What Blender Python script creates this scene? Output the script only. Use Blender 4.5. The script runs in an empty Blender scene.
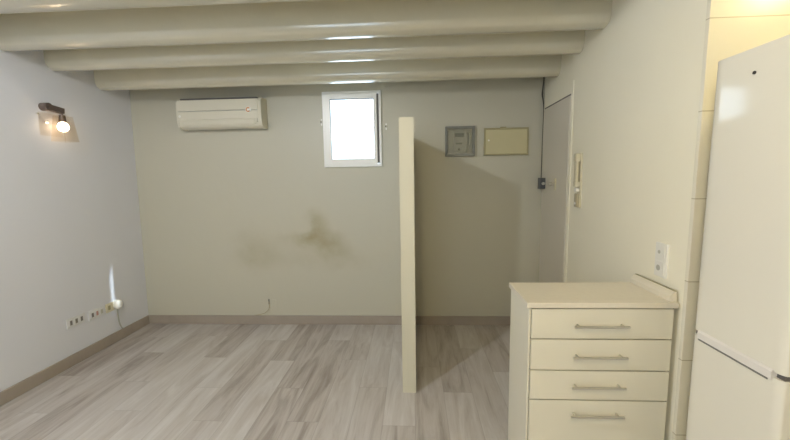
import bpy, bmesh, math, random
from mathutils import Vector, Matrix
random.seed(7)
S = bpy.context.scene
COL = S.collection
PI = math.pi

# ------------------------------------------------------------------ materials
def new_mat(name):
    m = bpy.data.materials.new(name); m.use_nodes = True
    nt = m.node_tree
    b = nt.nodes['Principled BSDF']
    return m, nt, b

def N(nt, t, **kw):
    n = nt.nodes.new(t)
    for k, v in kw.items():
        setattr(n, k, v)
    return n

def paint(name, col, rough=.5, spec=.5, metal=0., var=.04, scale=3., bump=0., bscale=60.):
    """painted / plastic / metal surface with a faint procedural variation"""
    m, nt, b = new_mat(name)
    g = N(nt, 'ShaderNodeNewGeometry')
    no = N(nt, 'ShaderNodeTexNoise'); no.inputs['Scale'].default_value = scale; no.inputs['Detail'].default_value = 4
    nt.links.new(g.outputs['Position'], no.inputs['Vector'])
    mx = N(nt, 'ShaderNodeMix', data_type='RGBA')
    nt.links.new(no.outputs['Fac'], mx.inputs['Factor'])
    mx.inputs['A'].default_value = (*[c * (1 - var) for c in col], 1)
    mx.inputs['B'].default_value = (*[min(1, c * (1 + var)) for c in col], 1)
    nt.links.new(mx.outputs['Result'], b.inputs['Base Color'])
    b.inputs['Roughness'].default_value = rough
    b.inputs['Specular IOR Level'].default_value = spec
    b.inputs['Metallic'].default_value = metal
    if bump:
        n2 = N(nt, 'ShaderNodeTexNoise'); n2.inputs['Scale'].default_value = bscale
        nt.links.new(g.outputs['Position'], n2.inputs['Vector'])
        bp = N(nt, 'ShaderNodeBump'); bp.inputs['Strength'].default_value = bump; bp.inputs['Distance'].default_value = .01
        nt.links.new(n2.outputs['Fac'], bp.inputs['Height'])
        nt.links.new(bp.outputs['Normal'], b.inputs['Normal'])
    return m

def glass(name, tint=(1, 1, 1), refl=.08, rough=.02, fres=.6):
    m, nt, b = new_mat(name)
    nt.nodes.remove(b)
    out = nt.nodes['Material Output']
    tr = N(nt, 'ShaderNodeBsdfTransparent'); tr.inputs['Color'].default_value = (*tint, 1)
    gl = N(nt, 'ShaderNodeBsdfGlossy'); gl.inputs['Roughness'].default_value = rough
    lw = N(nt, 'ShaderNodeLayerWeight'); lw.inputs['Blend'].default_value = .15
    ad = N(nt, 'ShaderNodeMath', operation='MULTIPLY_ADD')
    nt.links.new(lw.outputs['Fresnel'], ad.inputs[0]); ad.inputs[1].default_value = fres; ad.inputs[2].default_value = refl * .4
    ad.use_clamp = True
    mx = N(nt, 'ShaderNodeMixShader')
    nt.links.new(ad.outputs[0], mx.inputs[0]); nt.links.new(tr.outputs[0], mx.inputs[1]); nt.links.new(gl.outputs[0], mx.inputs[2])
    nt.links.new(mx.outputs[0], out.inputs['Surface'])
    return m

def emit(name, col, strength):
    m, nt, b = new_mat(name)
    b.inputs['Base Color'].default_value = (*col, 1)
    b.inputs['Emission Color'].default_value = (*col, 1)
    b.inputs['Emission Strength'].default_value = strength
    return m

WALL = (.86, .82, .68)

def back_wall_material():
    """painted plaster with brownish damp stains"""
    m, nt, b = new_mat('stained_plaster')
    L = nt.links
    g = N(nt, 'ShaderNodeNewGeometry')
    n1 = N(nt, 'ShaderNodeTexNoise'); n1.inputs['Scale'].default_value = 4.5; n1.inputs['Detail'].default_value = 5
    L.new(g.outputs['Position'], n1.inputs['Vector'])
    # wobble the position so the stain outlines are irregular
    cen = N(nt, 'ShaderNodeVectorMath', operation='SUBTRACT'); L.new(n1.outputs['Color'], cen.inputs[0]); cen.inputs[1].default_value = (.5, .5, .5)
    sc = N(nt, 'ShaderNodeVectorMath', operation='SCALE'); L.new(cen.outputs[0], sc.inputs[0]); sc.inputs['Scale'].default_value = .22
    pos = N(nt, 'ShaderNodeVectorMath', operation='ADD'); L.new(g.outputs['Position'], pos.inputs[0]); L.new(sc.outputs[0], pos.inputs[1])
    total = None
    blobs = [(-.96, .90, .30, .12, .62), (-.985, 1.05, .14, .18, .58), (-1.20, .90, .30, .10, .22), (-.82, .79, .26, .13, .46),
             (-.68, .66, .28, .10, .16), (-1.63, .76, .32, .26, .26), (-1.66, .92, .16, .24, .10), (-1.15, .70, .85, .16, .16)]
    for (cx, cz, rx, rz, s) in blobs:
        d = N(nt, 'ShaderNodeVectorMath', operation='SUBTRACT'); L.new(pos.outputs[0], d.inputs[0]); d.inputs[1].default_value = (cx, 3.53, cz)
        q = N(nt, 'ShaderNodeVectorMath', operation='MULTIPLY'); L.new(d.outputs[0], q.inputs[0]); q.inputs[1].default_value = (1 / rx, 0, 1 / rz)
        ln = N(nt, 'ShaderNodeVectorMath', operation='LENGTH'); L.new(q.outputs[0], ln.inputs[0])
        mr = N(nt, 'ShaderNodeMapRange', interpolation_type='SMOOTHERSTEP'); L.new(ln.outputs['Value'], mr.inputs['Value'])
        mr.inputs['From Min'].default_value = 0; mr.inputs['From Max'].default_value = 1.25
        mr.inputs['To Min'].default_value = s; mr.inputs['To Max'].default_value = 0
        if total is None:
            total = mr.outputs['Result']
        else:
            a = N(nt, 'ShaderNodeMath', operation='ADD'); L.new(total, a.inputs[0]); L.new(mr.outputs['Result'], a.inputs[1]); total = a.outputs[0]
    n2 = N(nt, 'ShaderNodeTexNoise'); n2.inputs['Scale'].default_value = 9; n2.inputs['Detail'].default_value = 6
    L.new(g.outputs['Position'], n2.inputs['Vector'])
    mr = N(nt, 'ShaderNodeMapRange'); L.new(n2.outputs['Fac'], mr.inputs['Value']); mr.inputs['From Min'].default_value = .3; mr.inputs['From Max'].default_value = .7
    mr.inputs['To Min'].default_value = .65; mr.inputs['To Max'].default_value = 1.1
    mu = N(nt, 'ShaderNodeMath', operation='MULTIPLY', use_clamp=True); L.new(total, mu.inputs[0]); L.new(mr.outputs['Result'], mu.inputs[1])
    mx = N(nt, 'ShaderNodeMix', data_type='RGBA'); L.new(mu.outputs[0], mx.inputs['Factor'])
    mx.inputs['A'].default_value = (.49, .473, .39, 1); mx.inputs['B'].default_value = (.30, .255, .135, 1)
    L.new(mx.outputs['Result'], b.inputs['Base Color'])
    b.inputs['Roughness'].default_value = .42
    n3 = N(nt, 'ShaderNodeTexNoise'); n3.inputs['Scale'].default_value = 5; L.new(g.outputs['Position'], n3.inputs['Vector'])
    bp = N(nt, 'ShaderNodeBump'); bp.inputs['Strength'].default_value = .25; bp.inputs['Distance'].default_value = .02
    L.new(n3.outputs['Fac'], bp.inputs['Height']); L.new(bp.outputs['Normal'], b.inputs['Normal'])
    return m

def floor_material():
    """laminate planks running away from the viewer, end joints stepping from row to row"""
    m, nt, b = new_mat('laminate_planks')
    L = nt.links
    def mth(op, x, y=None, z=None):
        n = N(nt, 'ShaderNodeMath', operation=op)
        for i, q in enumerate((x, y, z)):
            if q is None: continue
            if isinstance(q, (int, float)): n.inputs[i].default_value = q
            else: L.new(q, n.inputs[i])
        return n.outputs[0]
    g = N(nt, 'ShaderNodeNewGeometry')
    sp = N(nt, 'ShaderNodeSeparateXYZ'); L.new(g.outputs['Position'], sp.inputs[0])
    PW, PL = .2, 1.12
    u = mth('MULTIPLY_ADD', sp.outputs['X'], 1 / PW, .03)
    row = mth('FLOOR', u); fu = mth('FRACT', u)
    wr = N(nt, 'ShaderNodeTexWhiteNoise', noise_dimensions='1D'); L.new(row, wr.inputs['W'])
    yo = mth('MULTIPLY_ADD', row, .385, sp.outputs['Y'])
    yo = mth('MULTIPLY_ADD', wr.outputs['Value'], .12, yo)
    v = mth('MULTIPLY_ADD', yo, 1 / PL, -.53 / PL)
    cell = mth('FLOOR', v); fv = mth('FRACT', v)
    idv = N(nt, 'ShaderNodeCombineXYZ'); L.new(row, idv.inputs['X']); L.new(cell, idv.inputs['Y'])
    wn = N(nt, 'ShaderNodeTexWhiteNoise', noise_dimensions='3D'); L.new(idv.outputs[0], wn.inputs['Vector'])
    # grain
    gv = N(nt, 'ShaderNodeCombineXYZ'); L.new(sp.outputs['Y'], gv.inputs['X']); L.new(sp.outputs['X'], gv.inputs['Y']); L.new(mth('MULTIPLY', wn.outputs['Value'], 17.), gv.inputs['Z'])
    def noise(sx, sy, det, dist=0.):
        mp = N(nt, 'ShaderNodeMapping'); L.new(gv.outputs[0], mp.inputs['Vector']); mp.inputs['Scale'].default_value = (sx, sy, 3)
        n = N(nt, 'ShaderNodeTexNoise'); L.new(mp.outputs[0], n.inputs['Vector']); n.inputs['Scale'].default_value = 1; n.inputs['Detail'].default_value = det
        n.inputs['Roughness'].default_value = .6; n.inputs['Distortion'].default_value = dist
        return n.outputs['Fac']
    n1 = noise(1.5, 10, 8, 1.2); n2 = noise(5, 80, 4)
    tone = mth('MULTIPLY_ADD', mth('SUBTRACT', n1, .5), 1.8, mth('MULTIPLY_ADD', mth('SUBTRACT', wn.outputs['Value'], .5), .55, .55))
    tone = mth('MULTIPLY_ADD', mth('SUBTRACT', n2, .5), .5, tone)
    cr = N(nt, 'ShaderNodeValToRGB'); L.new(tone, cr.inputs['Fac'])
    e = cr.color_ramp.elements
    e[0].position = 0; e[0].color = (.265, .225, .205, 1)
    e[1].position = 1; e[1].color = (.575, .555, .55, 1)
    k = e.new(.45); k.color = (.445, .41, .395, 1)
    du = mth('MULTIPLY', mth('MINIMUM', fu, mth('SUBTRACT', 1, fu)), PW)
    dv = mth('MULTIPLY', mth('MINIMUM', fv, mth('SUBTRACT', 1, fv)), PL)
    d = mth('MINIMUM', du, dv)
    mr = N(nt, 'ShaderNodeMapRange'); L.new(d, mr.inputs['Value']); mr.inputs['From Min'].default_value = .0012; mr.inputs['From Max'].default_value = .0030
    mr.inputs['To Min'].default_value = .80; mr.inputs['To Max'].default_value = 1
    vm = N(nt, 'ShaderNodeVectorMath', operation='SCALE'); L.new(cr.outputs['Color'], vm.inputs[0]); L.new(mr.outputs['Result'], vm.inputs['Scale'])
    L.new(vm.outputs[0], b.inputs['Base Color'])
    b.inputs['Roughness'].default_value = .31
    b.inputs['Specular IOR Level'].default_value = .85
    bp = N(nt, 'ShaderNodeBump'); bp.inputs['Strength'].default_value = .10; bp.inputs['Distance'].default_value = .003
    L.new(n1, bp.inputs['Height']); L.new(bp.outputs['Normal'], b.inputs['Normal'])
    return m

def tile_material():
    m, nt, b = new_mat('glazed_wall_tiles')
    L = nt.links
    g = N(nt, 'ShaderNodeNewGeometry')
    sp = N(nt, 'ShaderNodeSeparateXYZ'); L.new(g.outputs['Position'], sp.inputs[0])
    a = N(nt, 'ShaderNodeMath', operation='ADD'); L.new(sp.outputs['X'], a.inputs[0]); a.inputs[1].default_value = -1.06 + .62 * 4
    z = N(nt, 'ShaderNodeMath', operation='ADD'); L.new(sp.outputs['Z'], z.inputs[0]); z.inputs[1].default_value = .358 * 6 - .315
    cb = N(nt, 'ShaderNodeCombineXYZ'); L.new(a.outputs[0], cb.inputs['X']); L.new(z.outputs[0], cb.inputs['Y'])
    t = N(nt, 'ShaderNodeTexBrick'); L.new(cb.outputs[0], t.inputs['Vector']); t.offset = 0
    t.inputs['Color1'].default_value = (.80, .76, .64, 1); t.inputs['Color2'].default_value = (.77, .735, .62, 1); t.inputs['Mortar'].default_value = (.50, .45, .33, 1)
    t.inputs['Scale'].default_value = 1; t.inputs['Mortar Size'].default_value = .0022; t.inputs['Brick Width'].default_value = .62; t.inputs['Row Height'].default_value = .358
    L.new(t.outputs['Color'], b.inputs['Base Color']); b.inputs['Roughness'].default_value = .24
    return m

M = {}
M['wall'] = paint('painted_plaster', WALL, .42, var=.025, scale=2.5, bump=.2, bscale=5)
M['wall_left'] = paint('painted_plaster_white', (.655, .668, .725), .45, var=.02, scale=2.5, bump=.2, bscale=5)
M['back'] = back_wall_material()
M['floor'] = floor_material()
M['tile'] = tile_material()
M['ceil'] = paint('ceiling_paint', (.66, .61, .46), .5)
M['beam'] = paint('cream_gloss_paint', (.66, .625, .49), .22, spec=.7, var=.06, scale=5, bump=.15, bscale=18)
M['base'] = paint('taupe_skirting', (.32, .275, .235), .45, var=.12, scale=9)
bn = M['beam'].node_tree.nodes['Principled BSDF']
bn.inputs['Coat Weight'].default_value = 1; bn.inputs['Coat IOR'].default_value = 1.6; bn.inputs['Coat Roughness'].default_value = .16
M['part'] = paint('cream_board', (.56, .535, .425), .45, var=.02)
M['socket'] = paint('socket_plastic', (.66, .665, .68), .4, var=.01)
M['white'] = paint('white_plastic', (.78, .77, .72), .35, var=.02)
M['ac'] = paint('aged_white_plastic', (.64, .61, .51), .4, var=.03)
M['ac2'] = paint('aged_white_plastic_grille', (.62, .59, .49), .45, var=.03)
M['pvc'] = paint('white_pvc', (.84, .84, .82), .3, var=.01)
M['dark'] = paint('dark_gap', (.035, .03, .027), .7)
M['seal'] = paint('dark_rubber_and_gap_shade', (.12, .11, .105), .6)  # rubber parts, and shade painted into the gap strips
M['greyframe'] = paint('weathered_grey_metal', (.20, .20, .18), .5, var=.15, scale=30)
M['greyplate'] = paint('grey_plastic', (.42, .415, .38), .4, var=.08, scale=30)
M['greylight'] = paint('pale_grey_plastic', (.48, .47, .41), .4, var=.05)
M['beige'] = paint('yellowed_plastic', (.50, .46, .285), .4, var=.05, scale=8)
M['beigedark'] = paint('yellowed_plastic_rim', (.33, .30, .17), .45, var=.1, scale=20)
M['handset'] = paint('ivory_plastic', (.62, .57, .42), .35, var=.03)
M['handsetdark'] = paint('ivory_plastic_dark', (.40, .35, .24), .45, var=.06)  # darker ivory tone for handset side and call panel
M['door'] = paint('door_paint', (.64, .60, .52), .4, var=.02)
M['steel'] = paint('brushed_steel', (.60, .575, .51), .33, metal=.85, var=.05, scale=60)
M['chrome'] = paint('chrome', (.85, .84, .80), .12, metal=1, var=.01)
M['lockmetal'] = paint('dark_painted_lock', (.07, .075, .08), .4, var=.1)
M['bronze'] = paint('brown_bronze', (.15, .115, .10), .4, metal=.4, var=.2, scale=40)
M['cable'] = paint('black_cable', (.06, .055, .042), .5)
M['greycable'] = paint('grey_cable', (.38, .38, .34), .5)
M['paintcable'] = paint('dusty_cable', (.36, .33, .24), .6)
M['cab'] = paint('cream_laminate', (.73, .695, .575), .38, var=.015)
M['top'] = paint('cream_worktop', (.73, .675, .56), .3, var=.05, scale=40)
M['fridge'] = paint('white_enamel', (.74, .715, .635), .09, var=.01)
M['fridgegrip'] = paint('white_enamel_grip', (.74, .71, .68), .35, var=.01)
M['orange'] = paint('orange_print', (.72, .33, .12), .5)
M['glass'] = glass('clear_glass', (.97, .98, .97))
M['shade'] = glass('lamp_glass', (.97, .95, .92), refl=.0, fres=.012, rough=.25)
M['cover'] = glass('clear_plastic_cover', (.9, .9, .86), refl=.12, rough=.1)
M['bulb'] = emit('warm_bulb', (1, .80, .58), 13)
M['led'] = emit('neutral_bulb', (.93, .965, 1), 830)
M['warmled'] = emit('warm_fill_globe', (1, .83, .50), 400)
M['yellowled'] = emit('yellow_globe', (1, .84, .44), 100)
M['holes'] = paint('socket_hole', (.20, .19, .175), .6)
M['pink'] = paint('red_socket_insert', (.48, .28, .25), .5)

# ------------------------------------------------------------------ mesh tools (all shapes in world coordinates)
class MB:
    def __init__(s):
        s.bm = bmesh.new()
    def box(s, x0, x1, y0, y1, z0, z1, bev=0., seg=2):
        t = bmesh.new()
        bmesh.ops.create_cube(t, size=1)
        bmesh.ops.scale(t, vec=(abs(x1 - x0), abs(y1 - y0), abs(z1 - z0)), verts=t.verts)
        bmesh.ops.translate(t, vec=((x0 + x1) / 2, (y0 + y1) / 2, (z0 + z1) / 2), verts=t.verts)
        if bev:
            bmesh.ops.bevel(t, geom=list(t.edges), offset=bev, segments=seg, profile=.6, affect='EDGES', clamp_overlap=True)
        s._join(t); return s
    def _join(s, t):
        me = bpy.data.meshes.new('tmp'); t.to_mesh(me); t.free(); s.bm.from_mesh(me); bpy.data.meshes.remove(me)
    def cyl(s, a, b, r, r2=None, n=20):
        a = Vector(a); b = Vector(b); d = b - a
        t = bmesh.new()
        bmesh.ops.create_cone(t, cap_ends=True, segments=n, radius1=r, radius2=r if r2 is None else r2, depth=d.length)
        q = d.to_track_quat('Z', 'Y').to_matrix().to_4x4()
        bmesh.ops.transform(t, matrix=Matrix.Translation((a + b) / 2) @ q, verts=t.verts)
        s._join(t); return s
    def sph(s, c, r, sc=(1, 1, 1), n=20):
        t = bmesh.new()
        bmesh.ops.create_uvsphere(t, u_segments=n, v_segments=n // 2 + 2, radius=r)
        bmesh.ops.scale(t, vec=sc, verts=t.verts); bmesh.ops.translate(t, vec=c, verts=t.verts)
        s._join(t); return s
    def prism(s, pts, axis, a, b):
        """extrude a 2-D outline (in the two other axes, in xyz order) along an axis"""
        t = bmesh.new()
        def v(p, q):
            c = [p[0], p[1]]; c.insert(axis, q); return t.verts.new(c)
        A = [v(p, a) for p in pts]; B = [v(p, b) for p in pts]
        t.faces.new(A); t.faces.new(list(reversed(B)))
        for i in range(len(pts)):
            j = (i + 1) % len(pts)
            t.faces.new((A[i], B[i], B[j], A[j]))
        bmesh.ops.recalc_face_normals(t, faces=t.faces)
        s._join(t); return s
    def tube(s, pts, r, n=8):
        """round tube along smoothed points; r may be a list"""
        P = [Vector(p) for p in pts]
        R_ = r if isinstance(r, (list, tuple)) else [r] * len(P)
        sm = []
        for i in range(len(P) - 1):
            p0 = P[max(i - 1, 0)]; p1 = P[i]; p2 = P[i + 1]; p3 = P[min(i + 2, len(P) - 1)]
            for k in range(5):
                u = k / 5
                sm.append((.5 * ((2 * p1) + (p2 - p0) * u + (2 * p0 - 5 * p1 + 4 * p2 - p3) * u * u + (3 * p1 - p0 - 3 * p2 + p3) * u ** 3), R_[i] * (1 - u) + R_[i + 1] * u))
        sm.append((P[-1], R_[-1]))
        t = bmesh.new(); rings = []
        for i, (p, rr) in enumerate(sm):
            d = (sm[min(i + 1, len(sm) - 1)][0] - sm[max(i - 1, 0)][0]).normalized()
            up = Vector((0, 0, 1)) if abs(d.z) < .9 else Vector((1, 0, 0))
            u = d.cross(up).normalized(); w = d.cross(u)
            rings.append([t.verts.new(p + rr * (math.cos(2 * PI * k / n) * u + math.sin(2 * PI * k / n) * w)) for k in range(n)])
        for a, b in zip(rings, rings[1:]):
            for k in range(n):
                t.faces.new((a[k], a[(k + 1) % n], b[(k + 1) % n], b[k]))
        t.faces.new(rings[0]); t.faces.new(rings[-1])
        bmesh.ops.recalc_face_normals(t, faces=t.faces)
        s._join(t); return s
    def rot(s, c, ax, ang):
        bmesh.ops.rotate(s.bm, cent=c, matrix=Matrix.Rotation(ang, 3, ax), verts=s.bm.verts); return s

WARP = None
def wloc(o):
    v = Vector((0, 0, 0))
    while o:
        v += o.location; o = o.parent
    return v

def obj(name, mb, mat, parent=None, smooth=False, label=None, kind=None):
    if WARP: WARP(mb)
    me = bpy.data.meshes.new(name)
    vs = [v.co for v in mb.bm.verts]
    lo = Vector([min(v[i] for v in vs) for i in range(3)]); hi = Vector([max(v[i] for v in vs) for i in range(3)])
    c = (lo + hi) / 2
    if parent is None:
        c.z = lo.z
    bmesh.ops.translate(mb.bm, vec=-c, verts=mb.bm.verts)
    mb.bm.to_mesh(me); mb.bm.free()
    me.materials.append(M[mat] if isinstance(mat, str) else mat)
    if smooth:
        for p in me.polygons: p.use_smooth = True
        try: me.set_sharp_from_angle(angle=math.radians(40))
        except Exception: pass
    o = bpy.data.objects.new(name, me); COL.objects.link(o)
    o.parent = parent
    o.location = c - wloc(parent)
    if label: o['label'] = label
    if kind: o['kind'] = kind
    return o

def tag(o, label, cat, group=None):
    o['label'] = label; o['category'] = cat
    if group: o['group'] = group
    return o

def thing(name, label, cat, loc, group=None):
    o = bpy.data.objects.new(name, None); COL.objects.link(o); o.location = loc; o.empty_display_size = .1
    return tag(o, label, cat, group)

def struct(name, mb, mat, parent=None):
    o = obj(name, mb, mat, parent)
    if parent is None: o['kind'] = 'structure'
    return o

# ------------------------------------------------------------------ room
def sl(mb):
    """the left wall leans slightly inwards towards the top"""
    for v in mb.bm.verts: v.co.x += v.co.z * .016
    return mb
def sk(mb):
    """the right wall is not quite square to the back wall: what is built on it follows it"""
    for v in mb.bm.verts: v.co.x -= (3.5 - v.co.y) * .026
    return mb
XL, XR, YB = -2.83, 1.228, 3.53          # left wall, right wall, back wall (inner faces)
YN, XN, YR = 1.568, 2.75, -2.3            # end of the right wall / tiled return, far side of the kitchen, wall behind
def zb(y): return 2.320 - .107 * (y - 3.245)   # underside of the sloping beams
WX0, WX1, WZ0, WZ1 = -.855, -.318, 1.622, 2.306  # hole for the back window

struct('floor', MB().box(XL - .1, XN + .1, YR - .1, YB + .1, -.08, 0), 'floor')
b = MB()
T = .02
b.box(XL - .1, WX0, YB, YB + T, 0, 2.7).box(WX1, XR + .25, YB, YB + T, 0, 2.7).box(WX0, WX1, YB, YB + T, 0, WZ0).box(WX0, WX1, YB, YB + T, WZ1, 2.7)
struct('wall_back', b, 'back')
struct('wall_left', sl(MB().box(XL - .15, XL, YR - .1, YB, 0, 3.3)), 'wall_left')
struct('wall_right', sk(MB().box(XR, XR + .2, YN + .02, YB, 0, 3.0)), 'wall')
struct('wall_kitchen', MB().box(XR - .0502, XN + .1, YN, YN + .02, 0, 3.0), 'tile')
struct('wall_alcove', MB().box(XN, XN + .12, YR - .1, YN, 0, 3.3), 'wall')
RW0, RW1, RZ0, RZ1 = -2.0, -.5, .55, 2.15
b = MB()
b.box(XL, RW0, YR - .12, YR, 0, 3.3).box(RW1, XN, YR - .12, YR, 0, 3.3).box(RW0, RW1, YR - .12, YR, 0, RZ0).box(RW0, RW1, YR - .12, YR, RZ1, 3.3)
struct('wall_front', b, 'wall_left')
# sloping board ceiling above the beams
ya, yb_ = YR - .15, YB + .1
b = MB().prism([(ya, zb(ya) + .21), (yb_, zb(yb_) + .21), (yb_, zb(yb_) + .29), (ya, zb(ya) + .29)], 0, XL - .15, XN + .15)
for yj in (1.60, 1.19, .46, .05, -.62):              # unseen joists, added to keep lamp light off the beam faces
    b.box(XL, XN, yj - .18, yj, zb(yj), zb(yj) + .22)
struct('ceiling', b, 'ceil')

# skirting boards
def skirt(name, b):
    struct(name, b, 'base')
skirt('baseboard_left', MB().box(XL, XL + .016, YR, YB - .016, 0, .092, .003))
skirt('baseboard_back', MB().box(XL, -.092, YB - .016, YB, 0, .092, .003)  .box(.004, XR, YB - .016, YB, 0, .092, .003))
skirt('baseboard_right', sk(MB().box(XR - .016, XR, 2.0, 2.86, 0, .092, .003)))

# windows
w1 = bpy.data.objects.new('window_1', None); COL.objects.link(w1); w1.location = (-.586, YB, WZ0); w1['kind'] = 'structure'
def ring(b, x0, x1, z0, z1, l, r, bo, t, y0, y1, bev=.004):
    b.box(x0, x0 + l, y0, y1, z0, z1, bev).box(x1 - r, x1, y0, y1, z0, z1, bev)
    b.box(x0 + l, x1 - r, y0, y1, z0, z0 + bo, bev).box(x0 + l, x1 - r, y0, y1, z1 - t, z1, bev)
    return b
obj('window_frame', ring(MB(), -.869, -.303, 1.607, 2.321, .028, .022, .028, .024, YB - .024, YB + .008), 'pvc', w1)
obj('window_gap_shade', MB().box(-.345, -.322, YB - .012, YB + .008, 1.64, 2.294), 'seal', w1, label='dark strip painted as shade beside the window sash')  # dark strip stands in for the shaded recess next to the stile
sash = obj('window_sash', ring(MB(), -.841, -.345, 1.635, 2.297, .047, .03, .048, .046, YB - .028, YB + .006), 'pvc', w1)
obj('glazing_bead', ring(MB(), -.797, -.372, 1.68, 2.254, .007, .005, .006, .009, YB - .02, YB + .004, 0), 'greyframe', sash, label='grey glazing bead')
obj('pane', MB().box(-.792, -.375, YB + .003, YB + .006, 1.685, 2.248), 'glass', sash)
w2 = bpy.data.objects.new('window_2', None); COL.objects.link(w2); w2.location = ((RW0 + RW1) / 2, YR, RZ0); w2['kind'] = 'structure'  # unseen window, added to let cool daylight in from behind
obj('window_frame', ring(MB(), RW0, RW1, RZ0, RZ1, .06, .06, .06, .06, YR - .09, YR - .03).box((RW0 + RW1) / 2 - .04, (RW0 + RW1) / 2 + .04, YR - .09, YR - .03, RZ0 + .06, RZ1 - .06), 'pvc', w2)
obj('pane', MB().box(RW0 + .06, (RW0 + RW1) / 2 - .04, YR - .062, YR - .058, RZ0 + .06, RZ1 - .06), 'glass', w2)
obj('pane', MB().box((RW0 + RW1) / 2 + .04, RW1 - .06, YR - .062, YR - .058, RZ0 + .06, RZ1 - .06), 'glass', w2)

# door on the right wall, next to the back corner
d1 = bpy.data.objects.new('door_1', None); COL.objects.link(d1); d1.location = (XR, 3.2, 0); d1['kind'] = 'structure'
leaf = obj('door_leaf', sk(MB().box(XR - .012, XR, 2.90, 3.49, .008, 2.098, .002)), 'door', d1)
obj('door_frame', sk(MB().box(XR - .007, XR, 2.855, 2.895, 0, 2.2, .004).box(XR - .006, XR, 2.895, 3.514, 2.112, 2.2)), 'wall', d1)
obj('door_gap_shade', sk(MB().box(XR - .004, XR, 2.895, 3.50, 2.098, 2.112).box(XR - .004, XR, 3.49, 3.502, 0, 2.112)), 'seal', d1, label='dark strip painted as shade above the door')  # dark strips paint the shade in the joints round the leaf
lk = obj('rim_lock', sk(MB().box(XR - .058, XR - .012, 3.39, 3.475, 1.37, 1.472, .005)), 'lockmetal', d1, label='dark rim lock')
obj('lock_knob', sk(MB().cyl((XR - .035, 3.39, 1.42), (XR - .035, 3.372, 1.42), .013)), 'steel', lk, smooth=True)
hp = obj('handle_plate', sk(MB().box(XR - .02, XR - .012, 3.12, 3.16, 1.365, 1.468, .003)), 'handset', d1)
obj('door_handle', sk(MB().cyl((XR - .02, 3.14, 1.42), (XR - .05, 3.14, 1.42), .010).sph((XR - .055, 3.14, 1.42), .018)), 'steel', hp, smooth=True)

# ------------------------------------------------------------------ ceiling beams
def beam(y1, w, label):
    """bar with a slightly rounded underside; y1 is its far lower edge"""
    y0 = y1 - w; z1 = zb(y1); z0 = z1 + .012
    pr = [(y1, z1 + .012), (y1, zb(y1) + .208), (y0, zb(y0) + .208), (y0, z0 + .050), (y0 + .003, z0 + .034), (y0 + .010, z0 + .020)]
    n = 8
    for k in range(n + 1):                      # underside from near to far
        u = k / n
        pr.append((y0 + .018 + (w - .024) * u, z0 + (z1 - z0) * u + .004 - .016 * math.sin(PI * u) ** .8 * .6))
    o = obj('ceiling_beam', MB().prism(pr, 0, XL, XR), 'beam', smooth=True)
    tag(o, label, 'beam', 'cream painted ceiling beams')
beam(3.245, .105, 'cream painted ceiling beam nearest the back wall, just above the air conditioner')
beam(2.812, .10, 'cream ceiling beam second from the back wall, between two others')
beam(2.470, .12, 'large cream ceiling beam third from the back wall, running above the wall lamp')
beam(2.040, .17, 'cream ceiling beam nearest the viewer, only its underside showing at the top')

# ------------------------------------------------------------------ partition
t = thing('partition_panel', 'tall narrow cream partition panel seen edge-on, standing between room and entrance', 'partition', (-.043, 2.95, 0))
obj('panel', MB().box(-.086, -.002, 2.362, YB - .001, 0, 1.876), 'part', t)
obj('end_cap', MB().box(-.091, .003, 2.355, 2.362, 0, 1.879), 'part', t)

# ------------------------------------------------------------------ air conditioner
t = thing('air_conditioner', 'white wall-mounted split air conditioner high on the back wall under the beam', 'air conditioner', (-1.82, YB, 1.995))
x0, x1 = -2.235, -1.423
def ac_profile(g):
    return [(YB, 1.996 - g), (3.44, 1.99 - g), (3.408 - g, 2.008), (3.395 - g, 2.05), (3.392 - g, 2.14), (3.396 - g, 2.238), (3.415, 2.258 + g), (YB, 2.262 + g)]
obj('body', MB().prism(ac_profile(0), 0, x0, x1), 'ac', t)
obj('end_cover', MB().prism(ac_profile(.006), 0, x1 - .026, x1 + .004), 'ac', t)
obj('end_cover', MB().prism(ac_profile(.006), 0, x0 - .004, x0 + .012), 'ac', t)
obj('front_panel', MB().box(x0 + .012, x1 - .026, 3.382, 3.40, 2.152, 2.252, .005), 'ac', t)
obj('panel_seam', MB().box(x0 + .012, x1 - .026, 3.387, 3.40, 2.1465, 2.1515), 'greyplate', t, label='grey seam under the front panel')
obj('lower_panel', MB().box(x0 + .012, x1 - .026, 3.384, 3.40, 2.072, 2.146, .004), 'ac', t)
obj('air_outlet', MB().box(x0 + .05, x1 - .06, 3.393, 3.42, 2.018, 2.066), 'ac2', t)
obj('louvre', MB().prism([(3.386, 2.024), (3.392, 2.024), (3.396, 2.060), (3.390, 2.060)], 0, x0 + .06, x1 - .07), 'ac', t)
obj('top_grille', MB().box(x0 + .03, x1 - .04, 3.41, 3.50, 2.258, 2.272), 'seal', t, label='dark air intake on top')
sx, sz = -1.538, 2.152
st = obj('round_sticker', MB().cyl((sx, 3.383, sz), (sx, 3.379, sz), .027, n=28), 'white', t, label='round white sticker with an orange arc')
b = MB(); b.tube([(sx + .017 * math.cos(a), 3.3785, sz + .017 * math.sin(a)) for a in [math.radians(q) for q in range(40, 321, 28)]], .0055)
obj('orange_mark', b, 'orange', st)
obj('indicator', MB().cyl((-2.205, 3.385, 2.105), (-2.205, 3.381, 2.105), .012), 'white', t)
obj('display_clip', MB().box(-1.475, -1.457, 3.378, 3.396, 2.036, 2.072, .003), 'ac2', t)

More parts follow.
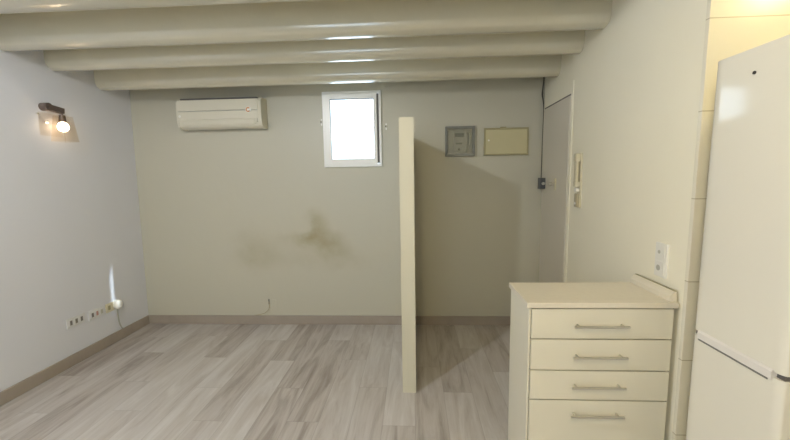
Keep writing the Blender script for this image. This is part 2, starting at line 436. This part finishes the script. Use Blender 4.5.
# ------------------------------------------------------------------ wall lamp
WARP = sl
t = thing('wall_lamp', 'lit wall lamp with brown bracket and square glass shade on left wall', 'lamp', (XL, 2.75, 1.83))
obj('back_plate', MB().box(XL, XL + .006, 2.615, 2.79, 1.86, 2.03, .002), 'shade', t, label='square clear glass back plate')
obj('bracket', MB().box(XL, XL + .045, 2.665, 2.79, 2.045, 2.088, .006).rot((XL, 2.75, 2.07), 'X', -.10), 'bronze', t, label='brown bronze bracket bar', smooth=True)
obj('bracket_mount', MB().cyl((XL, 2.655, 2.073), (XL + .055, 2.655, 2.073), .029, n=24).cyl((XL + .055, 2.655, 2.073), (XL + .062, 2.655, 2.073), .014), 'bronze', t, smooth=True)
obj('arm', MB().tube([(XL + .03, 2.73, 2.05), (XL + .07, 2.73, 2.035), (XL + .075, 2.73, 2.01)], .008), 'bronze', t, smooth=True)
obj('bulb_holder', MB().cyl((XL + .075, 2.73, 2.02), (XL + .075, 2.73, 1.97), .020, .024), 'bronze', t, smooth=True)
bl = obj('bulb', MB().sph((XL + .075, 2.73, 1.932), .036, (1, 1, 1.05)), 'bulb', t, smooth=True)
# square shade: four glass sides, open below, slightly flared
b = MB()
cy, cx = 2.735, XL + .075
def quad_side(b, pts, th):
    me = bmesh.new(); vs = [me.verts.new(p) for p in pts]; f = me.faces.new(vs); bmesh.ops.recalc_face_normals(me, faces=me.faces)
    bmesh.ops.solidify(me, geom=me.faces[:], thickness=th); b._join(me)
zt, z_b, rt, rb = 2.015, 1.82, .040, .058
ct = [(cx - rt, cy - rt, zt), (cx + rt, cy - rt, zt), (cx + rt, cy + rt, zt), (cx - rt, cy + rt, zt)]
cb_ = [(cx - rb, cy - rb, z_b), (cx + rb, cy - rb, z_b), (cx + rb, cy + rb, z_b), (cx - rb, cy + rb, z_b)]
for i in range(4):
    j = (i + 1) % 4
    quad_side(b, [ct[i], ct[j], cb_[j], cb_[i]], .004)
obj('lamp_shade', b, 'shade', t, label='square glass shade')
obj('screw', MB().cyl((XL + .004, 2.665, 1.96), (XL + .014, 2.665, 1.96), .010), 'chrome', t, smooth=True)  # chrome disc added for the bulb's reflection glinting on the back plate
obj('screw', MB().cyl((XL + .0, 2.607, 2.015), (XL + .014, 2.607, 2.015), .007), 'chrome', t, smooth=True)

# ------------------------------------------------------------------ sockets, adaptor and cable on the left wall
def socket_strip(y0, y1, z0, z1, label, cols):
    t = thing('socket_plate', label, 'socket', (XL, (y0 + y1) / 2, z0), 'white triple socket plates low on the left wall')
    obj('plate', MB().box(XL, XL + .009, y0, y1, z0, z1, .003), 'socket', t)
    n = 3; w = (y1 - y0 - .02) / n
    for k in range(n):
        ya = y0 + .012 + k * w
        ins = obj('insert', MB().box(XL + .009, XL + .012, ya, ya + w - .006, z0 + .016, z1 - .016, .001), 'socket', t)
        c = ya + w / 2 - .003
        zc = (z0 + z1) / 2
        obj('opening', MB().box(XL + .012, XL + .0135, c - .010, c + .010, zc - .018, zc + .020, .0006), cols[k], ins)
socket_strip(2.647, 2.808, .318, .398, 'white triple socket plate on the left wall, farther from the round adaptor', ['holes'] * 3)
socket_strip(2.845, 3.003, .305, .388, 'white triple socket plate on the left wall, next to the round adaptor', ['holes', 'pink', 'greylight'])
t = thing('plug_adaptor', 'round white plug-in adaptor with yellowed base and cable by the skirting board', 'adaptor', (XL, 3.09, .305))
obj('base_plate', MB().box(XL, XL + .012, 3.02, 3.105, .308, .39, .003), 'handset', t, label='yellowed base plate')
obj('housing', MB().cyl((XL + .0, 3.135, .352), (XL + .035, 3.135, .352), .044, .043, 28).cyl((XL + .035, 3.135, .352), (XL + .05, 3.135, .352), .043, .026, 28), 'white', t, smooth=True)
obj('plug_opening', MB().box(XL + .012, XL + .014, 3.036, 3.062, .33, .37), 'beigedark', t)
obj('cable', MB().tube([(XL + .012, 3.135, .31), (XL + .010, 3.137, .25), (XL + .012, 3.142, .17), (XL + .012, 3.165, .11), (XL + .012, 3.185, .094)], .0055), 'greycable', t, smooth=True, label='grey cable')

WARP = None
# cable at the foot of the back wall
t = thing('wall_cable', 'thin loose cable with small cap at the foot of the back wall', 'cable', (-1.53, YB, .09))
obj('cable', MB().tube([(-1.512, YB - .004, .262), (-1.509, YB - .012, .23), (-1.508, YB - .012, .18), (-1.53, YB - .012, .145), (-1.58, YB - .01, .112), (-1.67, YB - .008, .094)], .0042), 'paintcable', t, smooth=True)
obj('cable_end', MB().cyl((-1.511, YB - .006, .215), (-1.511, YB - .006, .268), .007), 'greyframe', t, smooth=True)
obj('blank_cover', MB().box(-1.478, -1.438, YB - .006, YB, .165, .262, .002), M['back'], t)

# window hooks
for x, z, lab in ((-.885, 2.04, 'small chrome hook on the wall at the left side of the window'), (-.258, 1.985, 'small chrome hook on the wall at the right side of the window')):
    t = thing('curtain_hook', lab, 'hook', (x, YB, z), 'chrome hooks beside the small window')
    obj('hook_plate', MB().box(x - .006, x + .006, YB - .004, YB, z - .03, z + .03, .001), 'pvc', t)
    obj('hook', MB().cyl((x, YB - .004, z), (x, YB - .02, z), .006).sph((x, YB - .022, z), .011), 'chrome', t, smooth=True)

# ------------------------------------------------------------------ meter box and fuse cover
t = thing('electric_meter', 'square grey electric meter box with clear cover on back wall', 'meter box', (.443, YB, 1.688))
x0, x1, z0, z1 = .305, .585, 1.688, 1.968
obj('housing', MB().box(x0 + .01, x1 - .01, YB - .02, YB, z0 + .01, z1 - .01), 'greyplate', t)
obj('box_frame', ring(MB(), x0, x1, z0, z1, .022, .026, .024, .024, YB - .042, YB, .004), 'greyframe', t, label='dark grey frame')
obj('meter_plate', MB().box(x0 + .075, x1 - .075, YB - .032, YB - .02, z0 + .045, z1 - .035, .006), 'greyplate', t)
obj('display', MB().box(x0 + .09, x1 - .105, YB - .036, YB - .032, 1.868, 1.905, .002), 'greyframe', t, label='dark display strip')
obj('display', MB().box(x0 + .10, x1 - .12, YB - .035, YB - .032, 1.80, 1.815, .001), 'greyframe', t, label='thin dark label strip')
b = MB(); b.tube([(x1 - .085, YB - .03, z1 - .045), (x1 - .055, YB - .03, z1 - .07), (x1 - .050, YB - .03, 1.85), (x1 - .055, YB - .03, 1.79), (x1 - .09, YB - .03, z0 + .042)], .011)
obj('cable_loop', b, 'greylight', t, smooth=True, label='pale curved cable')
obj('seal_screw', MB().sph((.434, YB - .037, 1.752), .010), 'chrome', t, smooth=True)
obj('clear_cover', MB().box(x0 + .022, x1 - .026, YB - .046, YB - .043, z0 + .024, z1 - .024), 'cover', t, label='clear plastic cover')
t = thing('fuse_box', 'flat yellowed fuse box cover on the back wall right of meter', 'fuse box', (.88, YB, 1.69))
x0, x1, z0, z1 = .672, 1.086, 1.692, 1.946
obj('rim', ring(MB(), x0, x1, z0, z1, .016, .014, .014, .018, YB - .024, YB + .001, .003), 'beigedark', t, label='darker olive rim')
obj('cover', MB().box(x0 + .01, x1 - .01, YB - .02, YB + .001, z0 + .01, z1 - .01), 'beige', t)
obj('screw', MB().sph((.716, YB - .021, 1.832), .008, (1, .5, 1)), 'white', t, smooth=True)
obj('latch', MB().box(.82, .875, YB - .03, YB - .018, 1.938, 1.955, .002), 'beigedark', t)

# corner cable running from beam to the lock
t = obj('corner_cable', MB().tube([(1.21, 3.512, 2.50), (1.212, 3.514, 2.38), (1.207, 3.516, 2.30), (1.204, 3.516, 2.24), (1.212, 3.512, 2.18), (1.216, 3.506, 2.11), (1.215, 3.506, 2.0), (1.213, 3.508, 1.8), (1.213, 3.508, 1.6), (1.21, 3.50, 1.46)],
                              [.006, .006, .006, .008, .006, .004, .003, .003, .004, .004]), 'cable', smooth=True)
tag(t, 'black cable running down the corner from beam to door lock', 'cable')

# ------------------------------------------------------------------ intercom
t = thing('intercom', 'ivory intercom handset hanging on the right wall beside the door', 'intercom', (XR, 2.675, 1.255))
obj('base', sk(MB().box(XR - .012, XR, 2.655, 2.705, 1.258, 1.65, .004)), 'handset', t)
obj('handset', sk(MB().box(XR - .040, XR - .022, 2.660, 2.700, 1.43, 1.64, .007).box(XR - .048, XR - .012, 2.656, 2.704, 1.59, 1.648, .010).box(XR - .044, XR - .012, 2.656, 2.704, 1.41, 1.45, .008)), 'handset', t, smooth=True)
obj('handset_edge', sk(MB().box(XR - .036, XR - .018, 2.700, 2.712, 1.43, 1.645, .003)), 'handsetdark', t, label='darker side of the handset')
obj('hook_switch', sk(MB().box(XR - .036, XR - .012, 2.662, 2.700, 1.374, 1.402, .005)), 'white', t)
obj('call_panel', sk(MB().box(XR - .032, XR - .012, 2.657, 2.706, 1.262, 1.362, .008)), 'handsetdark', t, smooth=True)
obj('call_button', sk(MB().cyl((XR - .032, 2.680, 1.29), (XR - .036, 2.680, 1.29), .009)), 'white', t, smooth=True)

# wall socket over the worktop
t = thing('double_socket', 'white upright double socket plate on wall above the worktop', 'socket', (XR, 1.735, 1.005))
obj('plate', sk(MB().box(XR - .010, XR, 1.700, 1.783, 1.005, 1.168, .003)), 'white', t)
for k, z in enumerate((1.048, 1.125)):
    i = obj('insert', sk(MB().box(XR - .0125, XR - .010, 1.711, 1.772, z - .033, z + .033, .001)), 'white', t)
    obj('opening', sk(MB().cyl((XR - .0125, 1.750, z), (XR - .0135, 1.750, z), .014 if k == 0 else .009)), 'greyplate' if k == 0 else 'greylight', i)

# ------------------------------------------------------------------ drawer cabinet
t = thing('drawer_cabinet', 'cream kitchen drawer cabinet with four drawers and pale worktop', 'cabinet', (.83, 1.83, 0))
CX0, CX1, CY0, CY1 = .518, 1.154, 1.618, 1.905
XC = 1.168
obj('body', MB().box(.53, CX1, CY0 + .004, CY1 - .002, .10, .9), 'cab', t)
obj('side_panel', MB().box(CX0, .527, CY0 - .016, CY1, 0, .901, .001), 'cab', t)
obj('plinth', MB().box(.53, CX1, CY0 + .05, CY0 + .066, 0, .10), 'cab', t)
obj('filler_strip', MB().box(CX1 + .006, XC, CY0 + .012, CY0 + .032, 0, .9), 'cab', t)
obj('gap_strip', MB().box(.528, CX1 + .006, CY0 - .004, CY0 + .003, .10, .9), 'seal', t, label='dark shadow gap between the drawers')  # dark strip paints the shade between the drawer fronts
wt = obj('worktop', MB().box(.507, XC, CY0 - .024, CY1 + .005, .9015, .927, .003), 'top', t, label='pale worktop')
lip = MB().prism([(1.138, .927), (XC, .927), (XC, .972), (1.158, .972), (1.138, .95)], 1, CY0 - .005, CY1 + .002)
obj('upstand', lip, 'top', wt)
obj('upstand_joint', MB().box(1.160, XC, CY0 - .004, CY1, .972, .975), 'beigedark', wt, label='dark joint along the upstand')
zs = [(.756, .896), (.605, .750), (.459, .599), (.11, .453)]
for i, (za, zc) in enumerate(zs):
    d = obj('drawer', MB().box(.531, CX1 - .002, CY0 - .018, CY0 - .004, za, zc, .0015), 'cab', t)
    hz = [.822, .677, .532, .392][i]
    hx0, hx1 = .712, .95
    h = MB().cyl((hx0, CY0 - .046, hz), (hx1, CY0 - .046, hz), .0058, n=14)
    h.cyl((hx0 + .022, CY0 - .018, hz), (hx0 + .022, CY0 - .046, hz), .005, n=12).cyl((hx1 - .022, CY0 - .018, hz), (hx1 - .022, CY0 - .046, hz), .005, n=12)
    obj('handle', h, 'steel', d, smooth=True, label='steel bar handle')

# ------------------------------------------------------------------ fridge
t = thing('fridge', 'tall white two-door fridge standing at the right edge', 'fridge', (1.44, 1.25, 0))
FX, FY0, FY1 = 1.10, 1.07, 1.425
obj('body', MB().box(FX + .06, 1.72, FY0 + .004, FY1 - .004, .03, 1.89, .008), 'fridge', t)
def door_shape(z0, z1):
    pts = [(FX + .055, FY0), (FX + .055, FY1)]
    n = 8
    for k in range(n + 1):
        a = PI / 2 * k / n
        pts.append((FX + .016 - .016 * math.sin(a), FY1 - .040 + .040 * math.cos(a)))
    for k in range(n + 1):
        a = PI / 2 * k / n
        pts.append((FX + .016 - .016 * math.cos(a), FY0 + .030 - .030 * math.sin(a)))
    return MB().prism(pts, 2, z0, z1)
ud = obj('door', door_shape(.886, 1.895), 'fridge', t, smooth=True)
ld = obj('door', door_shape(.06, .868), 'fridge', t, smooth=True)
obj('door_seal', MB().box(FX + .055, FX + .06, FY0 + .012, FY1 - .012, .07, 1.885), 'seal', t, label='grey door seal')
obj('door_gap_shade', MB().box(FX + .012, FX + .055, FY0 + .006, FY1 - .006, .868, .886), 'seal', t, label='dark strip painted as shade between the two doors')  # dark filler paints the shade inside the door split
obj('grip', MB().prism([(FX - .006, .861), (FX + .004, .857), (FX + .012, .872), (FX + .012, .893), (FX - .001, .893), (FX - .006, .885)], 1, FY0 + .03, FY1 - .035), 'fridgegrip', ud, label='pale moulded grip along the door edge')
obj('grip_shadow', MB().box(FX - .002, FX + .012, FY0 + .045, FY1 - .036, .852, .8575), 'greyframe', ld, label='dark strip painted as shadow under the grip')  # shadow below the grip, put in as a dark strip
obj('screw_plug', MB().cyl((FX, 1.261, 1.815), (FX - .003, 1.261, 1.815), .0055, n=14), 'dark', ud, label='small dark plug')
for yy in (FY0 + .05, FY1 - .05):
    for xx in (FX + .12, 1.66):
        obj('foot', MB().cyl((xx, yy, 0), (xx, yy, .032), .02), 'seal', t)

# ------------------------------------------------------------------ lamps out of the picture
lz = zb(.62) - .0
t = thing('ceiling_lamp', 'round white ceiling lamp on the sloping ceiling behind the viewer', 'lamp', (-1.48, .66, 2.5))
zc = zb(.66) + .215
obj('stem', MB().cyl((-1.48, .66, 2.62), (-1.48, .66, zc), .012), 'white', t)
obj('canopy', MB().cyl((-1.48, .66, zc - .03), (-1.48, .66, zc), .06), 'white', t)
obj('globe', MB().sph((-1.48, .66, 2.574), .055), 'led', t, smooth=True)
t = thing('kitchen_lamp', 'round yellowish kitchen ceiling lamp above the fridge', 'lamp', (1.95, .98, 2.45))
zc = zb(.98) + .212
obj('stem', MB().cyl((1.95, .98, 2.58), (1.95, .98, zc), .012), 'white', t)
obj('canopy', MB().cyl((1.95, .98, zc - .03), (1.95, .98, zc), .06), 'white', t)
obj('globe', MB().sph((1.95, .98, 2.49), .075), 'yellowled', t, smooth=True)

t = thing('kitchen_lamp', 'added yellowish fill lamp on the sloping ceiling just behind the viewer', 'lamp', (-.20, -.42, 2.6))  # unseen lamp, added for warm light on the kitchen side
zc = zb(-.42) + .212
obj('stem', MB().cyl((-.20, -.42, 2.78), (-.20, -.42, zc), .012), 'white', t)
obj('canopy', MB().cyl((-.20, -.42, zc - .03), (-.20, -.42, zc), .06), 'white', t)
obj('globe', MB().sph((-.20, -.42, 2.735), .075), 'warmled', t, smooth=True)

def light(name, kind, loc, energy, col, **kw):
    d = bpy.data.lights.new(name, kind); d.energy = energy; d.color = col
    for k, v in kw.items(): setattr(d, k, v)
    o = bpy.data.objects.new(name, d); COL.objects.link(o); o.location = loc
    return o
# sun grazing through the small window onto the left wall
sd = Vector((-1, -.182, -.64)).normalized()
o = light('sun', 'SUN', (2, 5, 5), 11, (.80, .90, 1), angle=math.radians(.6))
o.rotation_euler = sd.to_track_quat('-Z', 'Y').to_euler()
# daylight portals at the two windows
def portal(name, loc, sx, sy, rot):
    d = bpy.data.lights.new(name, 'AREA'); d.shape = 'RECTANGLE'; d.size = sx; d.size_y = sy
    d.cycles.is_portal = True
    o = bpy.data.objects.new(name, d); COL.objects.link(o); o.location = loc; o.rotation_euler = rot
portal('window_portal', (-.586, YB + .05, 1.965), .55, .70, (-PI / 2, 0, 0))
portal('window_portal', ((RW0 + RW1) / 2, YR - .13, (RZ0 + RZ1) / 2), RW1 - RW0, RZ1 - RZ0, (PI / 2, 0, 0))

w = bpy.data.worlds.new('sky'); S.world = w; w.use_nodes = True
bg = w.node_tree.nodes['Background']; bg.inputs['Color'].default_value = (.67, .82, 1, 1); bg.inputs['Strength'].default_value = 6.0

# ------------------------------------------------------------------ camera
y_, p_, r_ = (math.radians(a) for a in (3.05, 6.79, .965))
f = Vector((-math.sin(y_) * math.cos(p_), math.cos(y_) * math.cos(p_), -math.sin(p_)))
rt = Vector((math.cos(y_), math.sin(y_), 0)); dn = f.cross(rt)
c, s = math.cos(r_), math.sin(r_)
R = c * rt + s * dn; D = -s * rt + c * dn
cd = bpy.data.cameras.new('camera'); cam = bpy.data.objects.new('camera', cd); COL.objects.link(cam)
cd.sensor_width = 36; cd.lens = 36 * 359 / 790; cd.clip_start = .02
mw = Matrix((R, -D, -f)).transposed().to_4x4(); mw.translation = Vector((0, 0, 1.5))
cam.matrix_world = mw
S.camera = cam

vs = S.view_settings
S.display_settings.display_device = 'sRGB'
vs.view_transform = 'Standard'; vs.look = 'None'; vs.exposure = 0.0; vs.gamma = 1; vs.use_curve_mapping = False
S.cycles.use_denoising = True
S.cycles.max_bounces = 10; S.cycles.diffuse_bounces = 6; S.cycles.transparent_max_bounces = 16
S.cycles.sample_clamp_indirect = 6
